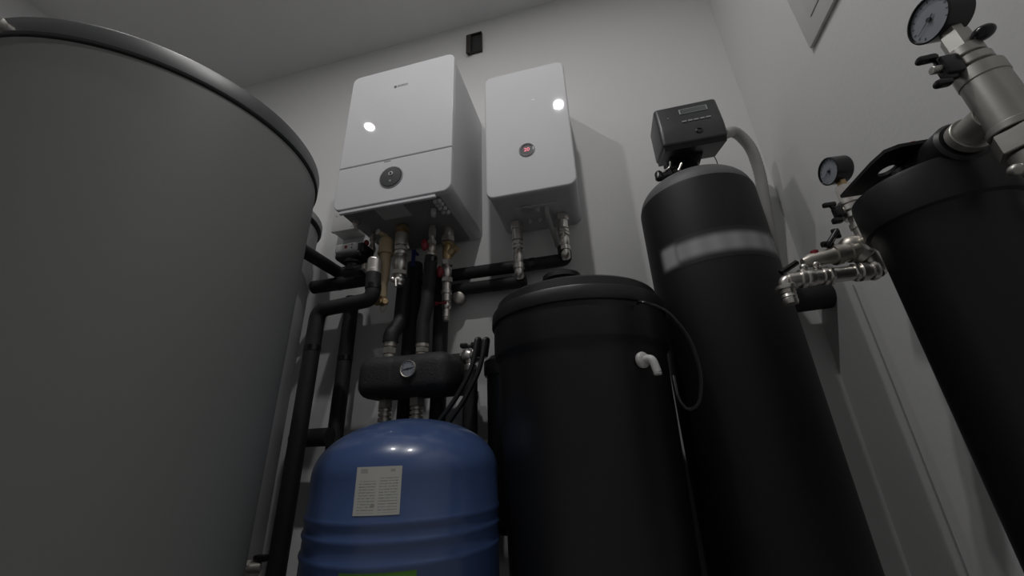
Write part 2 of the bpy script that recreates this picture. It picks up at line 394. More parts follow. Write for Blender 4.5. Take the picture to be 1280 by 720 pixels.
e = MB().cyl(a-Vector((0, 0, .004)), a+Vector((0, 0, .010)), .0265, 28); e.cyl(a+Vector((0, 0, .01)), a+Vector((0, 0, .045)), .0245, 28); e.ball(a+Vector((0, 0, .046)), .0245, 24, .6)
e.cyl(a+Vector((0, 0, .034)), a+Vector((-.040, .02, .036)), .014, 20)
build('elbow_body', e, m_nickel, tv)
build('elbow_nut', MB().hexn(a+Vector((-.036, .018, .036)), a+Vector((-.052, .026, .036)), .019), m_nickel2, tv)
# actuator
a = Py(441, 315, 1.10)
ta = thing('valve_actuator', 'boxy black valve actuator with grey cover, red dot and small lights', 'actuator', (a.x, a.y, a.z-.05))
build('actuator_body', MB().rbox(a+Vector((-.056, -.025, -.036)), a+Vector((.050, .055, -.006)), .010, 3), m_black, ta)
cv = build('grey_cover', MB().rbox(a+Vector((-.058, -.028, -.012)), a+Vector((.036, .040, .026)), .010, 3), m_actu, ta)
build('side_housing', MB().rbox(a+Vector((.026, -.022, -.018)), a+Vector((.056, .05, .024)), .008, 3), m_black, ta)
build('red_dot', MB().lathe(a+Vector((-.010, -.0275, .008)), (0, -1, 0), [(0, .006), (.0015, .006)], 20), m_red, cv)
for dz in (.015, .002): build('indicator_light', MB().lathe(a+Vector((.014, -.0275, dz)), (0, -1, 0), [(0, .003), (.0012, .003)], 12), m_hose, cv)
build('mounting_neck', MB().lathe(a+Vector((0, .012, -.034)), (0, 0, -1), [(0, .034), (.012, .034), (.014, .026), (.04, .026)], 24), m_black, ta)
vb = MB(); q = a+Vector((0, .012, -.072)); vb.cyl(q+Vector((-.035, 0, 0)), q+Vector((.04, 0, 0)), .021, 24); vb.hexn(q+Vector((.034, 0, 0)), q+Vector((.052, 0, 0)), .023)
build('valve_body', vb, m_black, ta)
# small red valve left
a0 = Pz(467, 293, .782); a1 = a0-Vector((0, 0, .12))
tr = thing('ball_valve', 'small brass valve with dark red handle tucked under the boiler left side', 'valve', a1)
build('valve_body', stack(MB(), a0, a1, [(0, 1, .009, 'c'), (.1, .25, .014, 'h'), (.4, .7, .014, 'b'), (.8, .95, .014, 'h')]), m_nickel2, tr)
build('valve_handle', MB().ball(a0+Vector((-.014, -.018, -.045)), .010, 14, 1.3).ball(a0+Vector((-.006, -.018, -.075)), .010, 14, 1.3), m_red, tr)
# beige relief vessel
a0 = Py(483.5, 297, 1.13); a1 = Py(476, 372, 1.13); ax = Vector((0, 0, 1))
a1 = Vector((a0.x+.006, a0.y, a1.z))
tb = thing('relief_vessel', 'beige tapered relief vessel with white ringed spout, hanging below the boiler', 'vessel', a1)
L_ = a0.z-a1.z
build('vessel_body', MB().lathe(a0, a1-a0, [(0, .010), (.003, .017), (.010, .0235), (.018, .0255), (.062, .026), (.063, .0285), (.072, .0285), (.074, .021), (L_*.72, .0185), (L_*.75, .016), (L_, .014)], 32), m_pbrass, tb)
q = a0+Vector((-.004, -.002, .006))
build('spout', MB().tube([a0, q, q+Vector((-.016, -.026, .006))], .0088, .01, 14), m_pbrass, tb)
build('white_spout_ring', MB().torus(q+Vector((-.017, -.0275, .0065)), (-.016, -.026, .006), 0.0080, .0038, 20, 8), m_wpl, tb)
td = MB().hexn(a1, a1-Vector((0, 0, .012)), .015); td.cyl(a1-Vector((0, 0, .012)), a1-Vector((0, 0, .03)), .010); td.cyl(a1-Vector((.022, .0, .021)), a1-Vector((-.012, .02, .021)), .008)
build('drain_valve', td, m_brass, tb)
e1 = a1-Vector((-.020, .012, .026))
build('drain_knob', MB().lathe(e1, (.5, -.8, 0), [(0, .006), (.003, .011), (.012, .011), (.014, .008)], 18), m_brass, tb)
build('cap_chain', MB().tube([e1+Vector((.004, 0, 0)), e1+Vector((.004, 0, -.024)), e1+Vector((-.008, 0, -.036)), e1+Vector((-.018, 0, -.022)), a1-Vector((.004, 0, .02))], .0010, .014, 6), m_brass, tb)
# chrome valve column
a0 = Pz(503, 283, .782); yv = a0.y
t0 = Py(503, 286, yv); t1 = Vector((t0.x+.004, yv, Py(496, 358, yv).z))
tc_ = thing('valve_column', 'tall nickel valve column with brass top, left of centre under the boiler', 'valve', t1)
build('brass_union', stack(MB(), Vector((t0.x, yv, zb-.004)), t0-Vector((0, 0, .03)), [(0, 1, .0165, 'c'), (.2, .6, .0267, 'h'), (.75, 1, .0229, 'c')]), m_brass, tc_)
s0 = t0-Vector((0, 0, .025))
build('valve_body', stack(MB(), s0, t1, [(0, 1, .0159, 'c'), (.0, .24, .0241, 'c'), (.26, .34, .0260, 'h'), (.36, .42, .0241, 'c'), (.44, .72, .0222, 'b'), (.72, .80, .0260, 'h'), (.84, .97, .0210, 'b')]), m_nickel, tc_)
q = s0.lerp(t1, .9)
build('drain_tap', MB().cyl(q, q+Vector((-.004, -.032, -.008)), .009, 16).ball(q+Vector((-.004, -.034, -.009)), .010).cyl(q+Vector((.004, -.03, -.004)), q+Vector((.010, -.034, -.038)), .005), m_nickel, tc_)
q = s0.lerp(t1, .3)
build('wing_handle', lever(q+Vector((.034, -.012, .004)), (.3, 0, -1), .028, .0035, .002).cyl(q, q+Vector((.034, -.010, .004)), .004), m_nickel, tc_)
# riser 1 insulated into separator
ys = 1.165
R1 = [Py(506, 350, ys+.04), Py(501, 402, ys+.04), Py(489, 418, ys), Py(488, 428, ys)]
t1_ = pipe('black insulated riser with a jog feeding the left top port of the manifold', [R1[0], R1[1], R1[2], R1[3]], .026, .02)
R2 = [Py(539, 321, ys), Py(534, 380, ys), Py(529, 402, ys), Py(528, 430, ys)]
t2_ = pipe('black insulated riser below the red ball valve, feeding the right top manifold port', R2, .0225, .02, bands=[(0, .1)])
F0 = Py(519, 330, 1.285)
pipe('rearmost left vertical black insulated pipe passing behind the manifold', [F0, Vector((F0.x, F0.y, .03))], .030)
F1 = Py(553, 345, 1.262)
pipe('rearmost right vertical black insulated pipe passing behind the manifold', [F1, Vector((F1.x, F1.y, .03))], .027)
# red ball valve over riser 2
a0 = Vector((R2[0].x, ys, zb-.003)); a1 = R2[0]
tr = thing('ball_valve', 'nickel ball valve with rounded red handle above the middle black riser', 'valve', a1)
build('valve_body', stack(MB(), a0, a1, [(0, 1, .0112, 'c'), (.1, .35, .0150, 'h'), (.5, .62, .0169, 'h'), (.62, .9, .0175, 'b'), (.92, 1.05, .0194, 'c')]), m_nickel2, tr)
build('red_handle', MB().ball(a0.lerp(a1, .78)+Vector((-.018, -.022, .012)), 0.0125, 18, 1.9).cyl(a0.lerp(a1, .7), a0.lerp(a1, .7)+Vector((-.012, -.02, 0)), .005), m_red, tr)
# brass strainer chain
a0 = Pz(560, 287, .782); yb_ = a0.y; q1 = Py(553, 397, yb_); a1 = Vector((a0.x+.003, yb_, q1.z)); a0.z = zb-.003
tr = thing('filling_valve_set', 'brass and nickel filling valve chain with red handles, right end of boiler pipes', 'valve', a1)
build('nickel_body', stack(MB(), a0, a1, [(0, 1, .0117, 'c'), (0, .10, .0228, 'c'), (.10, .16, .0262, 'h'), (.38, .44, .0214, 'h'), (.45, .58, .0179, 'b'), (.58, .63, .0214, 'h'), (.64, .84, .0159, 'c'), (.72, .76, .0193, 'c'), (.84, .92, .0172, 'b'), (.92, 1.0, .0124, 'c')]), m_nickel, tr)
sb = stack(MB(), a0, a1, [(.17, .38, .0200, 'b'), (.17, .21, .0228, 'h')]); q = a0.lerp(a1, .33); sb.cyl(q, q+Vector((.036, -.010, .026)), .015); sb.hexn(q+Vector((.030, -.008, .021)), q+Vector((.042, -.011, .030)), .0185)
build('brass_strainer', sb, m_brass, tr)
q = a0.lerp(a1, .53); build('upper_red_handle', MB().ball(q+Vector((-.018, -.024, 0)), .0125, 18, 1.8).cyl(q, q+Vector((-.013, -.02, 0)), .004), m_red, tr)
q = a0.lerp(a1, .87); hd = MB().rbox(q+Vector((-.034, -.022, -.003)), q+Vector((.010, -.018, .005)), .002); hd.rbox(q+Vector((-.034, -.024, -.006)), q+Vector((-.026, -.014, .008)), .002); hd.cyl(q, q+Vector((0, -.02, 0)), .004)
build('lower_red_handle', hd, m_red, tr)
q = a1; build('hose_spigot', MB().lathe(q, (0, 0, -1), [(0, .011), (.004, .0105), (.005, .012), (.009, .0105), (.010, .012), (.014, .010)], 18), m_nickel2, tr)
a = Py(571, 371, 1.27)
o = build('ribbed_cap', MB().lathe(a+Vector((0, .02, 0)), (.3, -1, -.2), [(0, .020), (.006, .024), (.008, .021), (.012, .025), (.014, .022), (.018, .025), (.020, .022), (.026, .022), (.03, .015), (.031, 0)], 28).cyl(a+Vector((0, .015, 0)), Vector((a.x, YB, a.z)), .012), m_nickel2)
tag(o, 'grey ribbed round cap on the back wall behind the lowest red handle', 'fitting')
a = Py(517, 320, 1.24)
o = build('lever_handle', MB().rbox(a-Vector((.0085, .003, .045)), a+Vector((.0085, .003, .030)), .003).cyl(a+Vector((0, 0, .022)), a+Vector((0, .035, .022)), .006), m_blue_h)
tag(o, 'small dark blue lever handle between the two black risers', 'handle')
# horizontal pipes on the wall
U0 = Vector((F1.x+.034, 0, 0)); U1 = Py(706, 327, 1.285); zu = (Py(600, 340, 1.285).z+Py(690, 327, 1.285).z)/2
a1h = Py(707, 330, 1.26)
hx = Py(705, 312, hy).x; U1 = Vector((hx, 1.283, zu))
pu = pipe('upper horizontal black insulated pipe on the back wall, ending below the heater', [Vector((U0.x, 1.283, zu)), U1, Vector((hx, 1.25, zu+.012)), Vector((hx, 1.25, zu+.035))], .0235, .025, bands=[(0, .72)])
zl_ = Py(600, 359, 1.285).z; hx2 = Py(649, 338, hy).x
pipe('lower horizontal black insulated pipe, right end under the heater left valve', [Vector((F1.x+.034, 1.283, zl_)), Vector((hx2+.016, 1.283, zl_))], .0235, .02)
pipe('short black insulated link between the two rearmost vertical pipes', [Vector((F0.x+.036, 1.283, zu)), Vector((F1.x-.034, 1.283, zu))], .0235)
# heater valves
def heater_valve(x, ztop, zbot, label):
    a0 = Vector((x, hy, ztop)); a1 = Vector((x, hy, zbot))
    tr = thing('ball_valve', label, 'valve', a1)
    build('valve_body', stack(MB(), a0, a1, [(0, 1, .0134, 'c'), (0, .14, .0241, 'h'), (.15, .38, .0202, 'c'), (.39, .46, .0207, 'h'), (.48, .54, .0207, 'h'), (.56, .84, .0202, 'b'), (.84, .95, .0207, 'c')]), m_nickel, tr)
    build('elbow', MB().tube([a1+Vector((0, 0, .012)), a1-Vector((0, 0, .006)), a1+Vector((0, .012, -.012))], .0175, .015, 18), m_nickel, tr)
    q = a0.lerp(a1, .68)
    build('wing_handle', lever(q+Vector((-.003, -.024, 0)), (.15, 0, 1), .040, .0045, .0022).cyl(q, q+Vector((-.003, -.03, 0)), .0045), m_nickel2, tr)
heater_valve(Py(647, 300, hy).x, zb2-.002, Py(649, 340, hy).z, 'left nickel ball valve with wing handle under the electric heater')
heater_valve(Py(704, 290, hy).x, zb2-.002, Py(706, 316, hy).z, 'right nickel ball valve with wing handle under the electric heater')
# ------------------------------------------------------------------ hydraulic manifold
xa = Py(446, 467, 1.10).x; xb = Py(563, 467, 1.105).x; zA = Py(505, 441, 1.12).z-.006; zB = Py(505, 496, 1.12).z
t = thing('hydraulic_manifold', 'black foam covered hydraulic manifold with round thermometer above the blue tank', 'manifold', ((xa+xb)/2, 1.16, zB))
sh = MB()
mid = (xa+xb)/2
sh.rbox((xa, 1.085, zB), (mid-.0007, 1.225, zA), .042, 6); sh.rbox((mid+.0007, 1.085, zB), (xb, 1.225, zA), .042, 6); sh.rbox((xa+.04, 1.087, zB+.002), (xb-.04, 1.223, zA-.002), .040, 6)
build('foam_shell', sh, m_foam2, t)
g = Py(510, 461, 1.08)
gd = build('thermometer_case', MB().lathe((g.x, 1.088, g.z), (0, -1, 0), [(0, .026), (.010, .026), (.012, .0245), (.010, .0225)], 40), m_nickel2, t)
build('thermometer_face', MB().lathe((g.x, 1.079, g.z), (0, -1, 0), [(0, .023), (.001, .0228), (.0011, 0)], 40), m_dial, gd)
build('thermometer_needle', MB().rbox((g.x-.016, 1.0765, g.z-.0012), (g.x+.016, 1.0775, g.z+.0012), 0, rot=Matrix.Rotation(-.15, 3, 'Y')).lathe((g.x, 1.078, g.z), (0, -1, 0), [(0, .003), (.002, .003)], 12), m_dprint, gd)
tk = MB()
for k in range(11):
    an = math.radians(-40+26*k); tk.rbox((g.x+.019*math.cos(an)-.0012, 1.0768, g.z+.019*math.sin(an)-.0012), (g.x+.019*math.cos(an)+.0012, 1.0778, g.z+.019*math.sin(an)+.0012), 0)
build('thermometer_scale', tk, m_dprint, gd)
for p in (R1[3], R2[3]):
    x = p.x
    build('top_union', stack(MB(), Vector((x, ys, p.z+.004)), Vector((x, ys, zA-.006)), [(0, 1, .017, 'c'), (.05, .3, .0215, 'c'), (.35, .65, .0225, 'h'), (.7, .85, .0195, 'c')]), m_nickel2, t)
for px, rr in ((482, 1.0), (521, 1.05)):
    x = Py(px, 505, 1.16).x
    o_ = build('bottom_union', stack(MB(), Vector((x, 1.16, zB+.004)), Vector((x, 1.16, zB-.115)), [(0, 1, .015, 'c'), (.03, .25, .0235*rr, 'h'), (.27, .34, .020, 'c'), (.38, .46, .020, 'c'), (.5, .6, .021, 'c'), (.66, .9, .020, 'h')]), m_nickel2, t)
build('back_bracket', MB().rbox((mid-.02, 1.225, zB+.005), (xb+.016, 1.232, zA+.014), .001).rbox((xb+.008, 1.228, zB+.01), (xb+.015, YB, zB+.03), .001), m_black, t)
for dx in (-.010, .008): build('bracket_bolt', MB().hexn((xb+dx, 1.226, zA+.006), (xb+dx, 1.216, zA+.006), .006), m_nickel2, t)
# pipes below the manifold into floor, behind blue tank
for px in (482, 521):
    x = Py(px, 505, 1.16).x
    pipe('black insulated drop pipe below the %s manifold outlet, hidden by blue tank' % ('left' if px < 500 else 'right'), [Vector((x, 1.16, zB-.112)), Vector((x, 1.16, .02))], .022)
# ------------------------------------------------------------------ blue tank
cb = (-.460, .889); rb = .2
t = thing('pressure_vessel', 'glossy blue domed pressure vessel with white label, standing in the middle', 'tank', (cb[0], cb[1], 0))
prof = [(0, .13), (.02, .14), (.06, .15), (.10, .185)]
for zr in (): pass
zz = [.14]
prof.append((.14, rb))
def ridge(zc): return [(zc-.008, rb), (zc-.004, rb+.0022), (zc, rb+.0032), (zc+.004, rb+.0022), (zc+.008, rb)]
for zc in (-.176+H, -.141+H, -.113+H): prof += ridge(zc)
for k in range(25):
    a = PI/2*k/24; prof.append((-.04+H+.113*math.sin(a), rb*math.cos(a)))
build('vessel_shell', MB().lathe((cb[0], cb[1], 0), (0, 0, 1), prof, 96), m_blue, t)
build('base_ring', MB().lathe((cb[0], cb[1], 0), (0, 0, 1), [(0, .16), (.05, .15), (.055, .14), (.05, .13), (0, .14)], 48), m_black, t)
# printed labels
def decal_mat(name, base, ink, kind):
    m = bpy.data.materials.new(name); m.use_nodes = True; nt = m.node_tree; N = nt.nodes; L = nt.links
    b = N['Principled BSDF']; b.inputs['Roughness'].default_value = .6
    uv = N.new('ShaderNodeUVMap'); uv.uv_map = 'UVMap'
    def math_(op, a, b_=None):
        n = N.new('ShaderNodeMath'); n.operation = op
        for i, x in enumerate((a, b_)):
            if x is None: continue
            if isinstance(x, (int, float)): n.inputs[i].default_value = x
            else: L.new(x, n.inputs[i])
        return n.outputs[0]
    def inside(x, lo, hi): return math_('MULTIPLY', math_('GREATER_THAN', x, lo), math_('LESS_THAN', x, hi))
    sp = N.new('ShaderNodeSeparateXYZ'); L.new(uv.outputs[0], sp.inputs[0]); U, W = sp.outputs[0], sp.outputs[1]
    if kind == 'text':
        line = math_('GREATER_THAN', math_('FRACT', math_('MULTIPLY', W, 17)), .62)
        mp = N.new('ShaderNodeMapping'); mp.inputs['Scale'].default_value = (46, 17, 1); L.new(uv.outputs[0], mp.inputs[0])
        nz = N.new('ShaderNodeTexNoise'); nz.inputs['Scale'].default_value = 1; nz.inputs['Detail'].default_value = 1; L.new(mp.outputs[0], nz.inputs[0])
        word = math_('GREATER_THAN', nz.outputs['Fac'], .44)
        left = math_('MULTIPLY', inside(U, .08, .46), inside(W, .05, .70)); right = math_('MULTIPLY', inside(U, .54, .94), inside(W, .05, .78))
        ta_ = math_('MULTIPLY', math_('MULTIPLY', line, word), math_('MAXIMUM', left, right))
        logo = math_('MAXIMUM', math_('MULTIPLY', inside(U, .10, .26), inside(W, .86, .96)), math_('MULTIPLY', inside(U, .76, .86), inside(W, .88, .94)))
        dot = math_('LESS_THAN', math_('ADD', math_('POWER', math_('MULTIPLY', math_('SUBTRACT', U, .42), 1.0), 2), math_('POWER', math_('MULTIPLY', math_('SUBTRACT', W, .19), 1.3), 2)), .0022)
        fac = math_('MULTIPLY', math_('MAXIMUM', ta_, math_('MAXIMUM', math_('MULTIPLY', logo, .7), dot)), .62)
    elif kind == 'green':
        fac = math_('SUBTRACT', 1, math_('MULTIPLY', inside(U, .06, .80), inside(W, .12, .88)))
    mx = N.new('ShaderNodeMix'); mx.data_type = 'RGBA'; mx.inputs[6].default_value = (*base, 1); mx.inputs[7].default_value = (*ink, 1)
    L.new(fac, mx.inputs[0]); L.new(mx.outputs[2], b.inputs['Base Color']); return m
m_lab = decal_mat('printed_label_paper', (.60, .60, .57), (.16, .16, .16), 'text')
m_glab = decal_mat('green_bordered_label', (.55, .55, .55), (.10, .27, .03), 'green')
def ang(p, c): return math.degrees(math.atan2(p.y-c[1], p.x-c[0]))
def decal(pts, c, r, m, name, par, z_override=None):
    a0 = ang(Pc(*pts[0], c, r), c); a1 = ang(Pc(*pts[1], c, r), c); zt_ = Pc(*pts[0], c, r).z; zb_ = Pc(*pts[2], c, r).z
    if z_override: zb_ = z_override
    return build(name, MB().patch(c, r, a0, a1, zb_, zt_), m, par)
decal([(447, 584), (503, 584), (446, 645)], cb, rb, m_lab, 'printed_label', t)
decal([(424, 713), (521, 710), (424, 719)], cb, rb, m_glab, 'green_label', t, z_override=Pc(424, 713, cb, rb).z-.15)
# ------------------------------------------------------------------ rear filter set between the blue tank and the salt bin
cf = (-.308, 1.205)
t = thing('filter_housing', 'tall black filter housing on the back wall between blue tank and salt bin', 'filter', (cf[0], cf[1], -.22+H))
ztf = .262+H
build('bowl', MB().lathe((cf[0], cf[1], -.215+H), (0, 0, 1), [(0, .0), (.001, .045), (.012, .055), (.03, .058), (.425, .060), (.43, .063), (.44, .063)], 48), m_black, t)
build('cap', MB().lathe((cf[0], cf[1], ztf-.052), (0, 0, 1), [(0, .066), (.006, .069), (.045, .069), (.05, .064), (.056, .055), (.062, .05)], 48), m_black, t)
build('wall_bracket', MB().rbox((cf[0]-.06, 1.24, ztf+.008), (cf[0]+.06, YB, ztf+.016), .001).rbox((cf[0]-.06, YB-.004, ztf-.03), (cf[0]+.06, YB, ztf+.04), .001).rbox((cf[0]-.025, 1.165, ztf+.005), (cf[0]+.03, 1.25, ztf+.03), .004), m_black, t)
a = Py(588, 448, 1.20)
t = thing('strainer_valve', 'bulbous nickel valve with black clamps left of the rear filter housing', 'valve', a-Vector((0, 0, .05)))
vb = MB().lathe(a+Vector((-.026, 0, .008)), (1, 0, 0), [(0, .016), (.006, .023), (.018, .027), (.028, .021), (.032, .021), (.042, .027), (.054, .023), (.062, .014), (.080, .014)], 28)
vb.lathe(a+Vector((0, 0, 0)), (0, 0, -1), [(0, .018), (.020, .016), (.024, .021), (.042, .021), (.045, .016)], 24)
build('valve_body', vb, m_nickel, t)
build('valve_clamp', MB().rbox(a+Vector((-.034, -.012, .036)), a+Vector((-.010, .012, .052)), .004).rbox(a+Vector((.004, -.012, .032)), a+Vector((.026, .012, .052)), .004).cyl(a+Vector((-.012, 0, .040)), a+Vector((.006, 0, .041)), .006), m_black, t)
pipe('black insulated pipe dropping from the bulbous nickel valve behind the blue tank', [a-Vector((0, 0, .040)), Vector((a.x, a.y, .02))], .0235)
for i, (dx, lb) in enumerate(((0, 'left one of two thin black hoses draped behind the blue tank'), (10, 'right one of two thin black hoses draped behind the blue tank'))):
    pts = [Py(597+dx, 446, 1.135), Py(600+dx, 424, 1.125), Py(596+dx, 424, 1.115), Py(591+dx, 460, 1.10), Py(567+dx*1.2, 503, 1.10), Py(546+dx*1.3, 530, 1.10), Py(536+dx*1.3, 560, 1.10)]
    o = build('rubber_hose', MB().tube(pts, .0075, .05, 12), m_hose); tag(o, lb, 'hose', 'thin black hoses')
# ------------------------------------------------------------------ salt bin
cs = (-.062, 1.038); rs = .219
t = thing('salt_bin', 'wide round black salt bin with stepped lid beside the blue tank', 'bin', (cs[0], cs[1], 0))
zsh = .208+H
pr = [(0, rs-.035), (.004, rs-.03)]
n = 10
pr += [(.02, rs-.028), (zsh-.012, rs-.004), (zsh-.004, rs-.003), (zsh+.004, rs+.004), (zsh+.012, rs+.006), (.302+H, rs+.006)]
build('bin_body', MB().lathe((cs[0], cs[1], 0), (0, 0, 1), pr, 96), m_black, t)
zl1 = .300+H; zl2 = .332+H; zl3 = .362+H
ld = build('lid', MB().lathe((cs[0], cs[1], 0), (0, 0, 1), [(zl1-.004, rs+.007), (zl1-.003, rs+.011), (zl1+.001, rs+.012), (zl2-.004, rs+.010), (zl2, rs+.008), (zl2+.001, rs-.001), (zl3-.006, rs-.004), (zl3-.001, rs-.009), (zl3+.002, rs-.016), (zl3+.006, rs-.05), (zl3+.007, 0)], 96), m_black, t)
k = Pz(719, 345, .375)
kx, ky = cs[0]-.028, cs[1]; KH = Py(719, 336, 1.0).z-zl3
build('lid_knob', MB().lathe((kx, ky, zl3), (0, 0, 1), [(0, .050), (.008, .054), (.014, .048), (KH-.02, .048), (KH-.018, .056), (KH-.004, .055), (KH, .050), (KH+.001, 0)], 32), m_black, ld)
a = Pc(803, 450, cs, rs); nrm = Vector((a.x-cs[0], a.y-cs[1], 0)).normalized()
el = build('overflow_flange', MB().lathe(a-nrm*.003, nrm, [(0, .017), (.006, .0175), (.010, .015), (.012, .010)], 28), m_wpl, t)
q = a+nrm*.022+Vector((.004, 0, .0))
build('overflow_elbow', MB().tube([a, q, q+Vector((.006, 0, -.030))], .0085, .012, 16).lathe(q+Vector((.006, 0, -.030)), (0, 0, -1), [(0, .0085), (.002, .0075), (.003, .009), (.006, .0075)], 16), m_wpl, el)
pts = [Pc(797, 380, cs, rs+.012), Py(799, 376, .815), Py(832, 386, .815), Py(862, 420, .83), Py(878, 470, .84), Py(874, 506, .84), Py(860, 514, .84), Py(848, 500, .84), Py(842, 470, .86)]
o = build('thin_hose', MB().tube(pts, .0032, .06, 10), m_blackg); tag(o, 'thin glossy black tube looping from salt bin lid to the tall tank', 'hose')
# ------------------------------------------------------------------ tall softener tank
KT = 1.08
ct = (.306*KT, 1.040*KT); rt = .150*KT; zt_ = .617*KT+H
t = thing('softener_tank', 'tall slim black filter tank with blurred pale lettering in the corner', 'tank', (ct[0], ct[1], 0))
pr = [(.0, .12), (.0, .14), (.03, .145), (.06, rt)]
pr += [(zt_-.01, rt), (zt_, rt-.001)]
build('fibreglass_body', MB().lathe((ct[0], ct[1], 0), (0, 0, 1), pr, 96), m_frp, t)
dm = [(0, rt-.003)]
for k in range(1, 13):
    a = PI/2*k/13; dm.append((.086*math.sin(a), (rt-.003)*math.cos(a)**.8))
dm += [(.088, .045), (.089, 0)]
m_dome = mat('charcoal_resin_dome', (.11, .11, .113), .55, bump=.1, bscale=100)
build('dome', MB().lathe((ct[0], ct[1], zt_), (0, 0, 1), dm, 96), m_dome, t)
build('foot_ring', MB().lathe((ct[0], ct[1], 0), (0, 0, 1), [(0, rt+.006), (.06, rt+.004), (.065, rt)], 64), m_black, t)
def blur_mat(name):
    m = bpy.data.materials.new(name); m.use_nodes = True; nt = m.node_tree; N = nt.nodes; L = nt.links
    b = N['Principled BSDF']; b.inputs['Roughness'].default_value = .5
    uv = N.new('ShaderNodeUVMap'); uv.uv_map = 'UVMap'
    def math_(op, a, b_=None, c_=None):
        n = N.new('ShaderNodeMath'); n.operation = op
        for i, x in enumerate((a, b_, c_)):
            if x is None: continue
            if isinstance(x, (int, float)): n.inputs[i].default_value = x
            else: L.new(x, n.inputs[i])
        return n.outputs[0]
    def ss(x, lo, hi):
        n = N.new('ShaderNodeMapRange'); n.interpolation_type = 'SMOOTHSTEP'; n.inputs[1].default_value = lo; n.inputs[2].default_value = hi; L.new(x, n.inputs[0]); return n.outputs[0]
    sp = N.new('ShaderNodeSeparateXYZ'); L.new(uv.outputs[0], sp.inputs[0]); U, W = sp.outputs[0], sp.outputs[1]
    hx_ = math_('ABSOLUTE', math_('SUBTRACT', W, .5))
    # emblem blob is taller, lettering lower
    em = math_('MULTIPLY', math_('MULTIPLY', ss(U, .0, .07), math_('SUBTRACT', 1, ss(U, .13, .21))), math_('SUBTRACT', 1, ss(hx_, .22, .48)))
    wv = math_('SINE', math_('MULTIPLY', U, 2*PI*7.5)); w2 = math_('MULTIPLY_ADD', wv, .09, .88)
    tx = math_('MULTIPLY', math_('MULTIPLY', math_('MULTIPLY', ss(U, .11, .20), math_('SUBTRACT', 1, ss(U, .93, 1.0))), math_('SUBTRACT', 1, ss(hx_, .14, .42))), w2)
    fac = math_('MAXIMUM', em, tx)
    mx = N.new('ShaderNodeMix'); mx.data_type = 'RGBA'; mx.inputs[6].default_value = (.009, .009, .0095, 1); mx.inputs[7].default_value = (.36, .36, .37, 1)
    L.new(fac, mx.inputs[0]); L.new(mx.outputs[2], b.inputs['Base Color']); return m
m_blur = blur_mat('blurred_lettering')
a0 = ang(Pc(824, 320, ct, rt), ct); a1 = ang(Pc(972, 300, ct, rt), ct); zc_ = Pc(895, 303, ct, rt).z
build('blurred_lettering', MB().patch(ct, rt, a0, a1, zc_-.042, zc_+.042, 32), m_blur, t)
am = ang(Pc(962, 297, ct, rt+.001), ct); zm_ = Pc(962, 297, ct, rt+.001).z
build('pale_mark', MB().patch(ct, rt+.0004, am-.5, am+.6, zm_-.022, zm_+.014, 3), m_btn, t)
# control head
YH = 1.02
hw = (Py(910, 165, YH).x-Py(827, 180, YH).x)/2
hcx = (Py(910, 165, YH).x+Py(827, 180, YH).x)/2
zh0 = Py(864, 179, YH).z; zhm = Py(864, 157, YH).z; zh1 = Py(858, 130, YH+.014).z
t2 = thing('control_valve', 'charcoal electronic control valve with small screen on the tall black tank', 'control head', (ct[0], ct[1], zt_+.08))
RX = Matrix.Rotation(0, 3, 'X')
# housing: side profile in yz extruded along x with a sloped control face
yf0 = YH-.005; yb1 = 1.150; zbk = Py(845, 203, yb1).z
prof = [(yf0, zh0), (yf0, zhm), (yf0+.014, zh1), (yb1, zh1+.004), (yb1, zbk)]
bm = bmesh.new(); xl, xr = hcx-hw, hcx+hw
va = [bm.verts.new((xl, y, z)) for y, z in prof]; f_ = bm.faces.new(va)
ex = bmesh.ops.extrude_face_region(bm, geom=[f_]); vv = [v for v in ex['geom'] if isinstance(v, bmesh.types.BMVert)]
for v in vv: v.co.x = xr
bmesh.ops.recalc_face_normals(bm, faces=bm.faces[:])
bmesh.ops.bevel(bm, geom=[e for e in bm.edges], offset=.012, segments=5, affect='EDGES', profile=.5, clamp_overlap=True)
bm.verts.index_update(); hb = MB().add([v.co.copy() for v in bm.verts], [[v.index for v in f.verts] for f in bm.faces]); bm.free()
hs = build('head_housing', hb, m_head, t2)
# sloped face from (yf0+.002, .60) to (yf0+.030, top-.01)
q0 = Vector((0, yf0, zhm)); q1 = Vector((0, yf0+.014, zh1)); sd = (q1-q0).normalized(); sn = Vector((0, -sd.z, sd.y))
R3 = Matrix(((1, 0, 0), (0, sd.y, -sn.y), (0, sd.z, -sn.z)))
def on_face(x, f, w2, h2, th, name, m, par):
    c_ = q0.lerp(q1, f)+Vector((x, 0, 0))+sn*(th/2-.0002)
    return build(name, MB().rbox(c_-Vector((w2, h2, th/2)), c_+Vector((w2, h2, th/2)), .0006, 1, Matrix(((1, 0, 0), (0, sd.y, sn.y), (0, sd.z, sn.z)))), m, par)
xs = Py(867, 139, YH).x
fr = on_face(xs, .62, hw*.44, .0112, .0022, 'screen_frame', m_btn, hs)
on_face(xs, .62, hw*.40, .0085, .0030, 'screen', m_lcd, fr)
for k in range(5):
    on_face(xs+(k-2)*hw*.185, .17, hw*.072, .0030, .003, 'push_button', m_btn, hs)
on_face(hcx-hw*.62, .45, .002, .002, .002, 'indicator_light', m_btn, hs)
kn = Py(874, 163, yf0)
build('round_socket', MB().lathe((kn.x, yf0+.001, kn.z), (0, -1, 0), [(0, .0105), (.003, .010), (.004, .007), (.0015, .0065), (.0015, 0)], 24), m_blackg, hs)
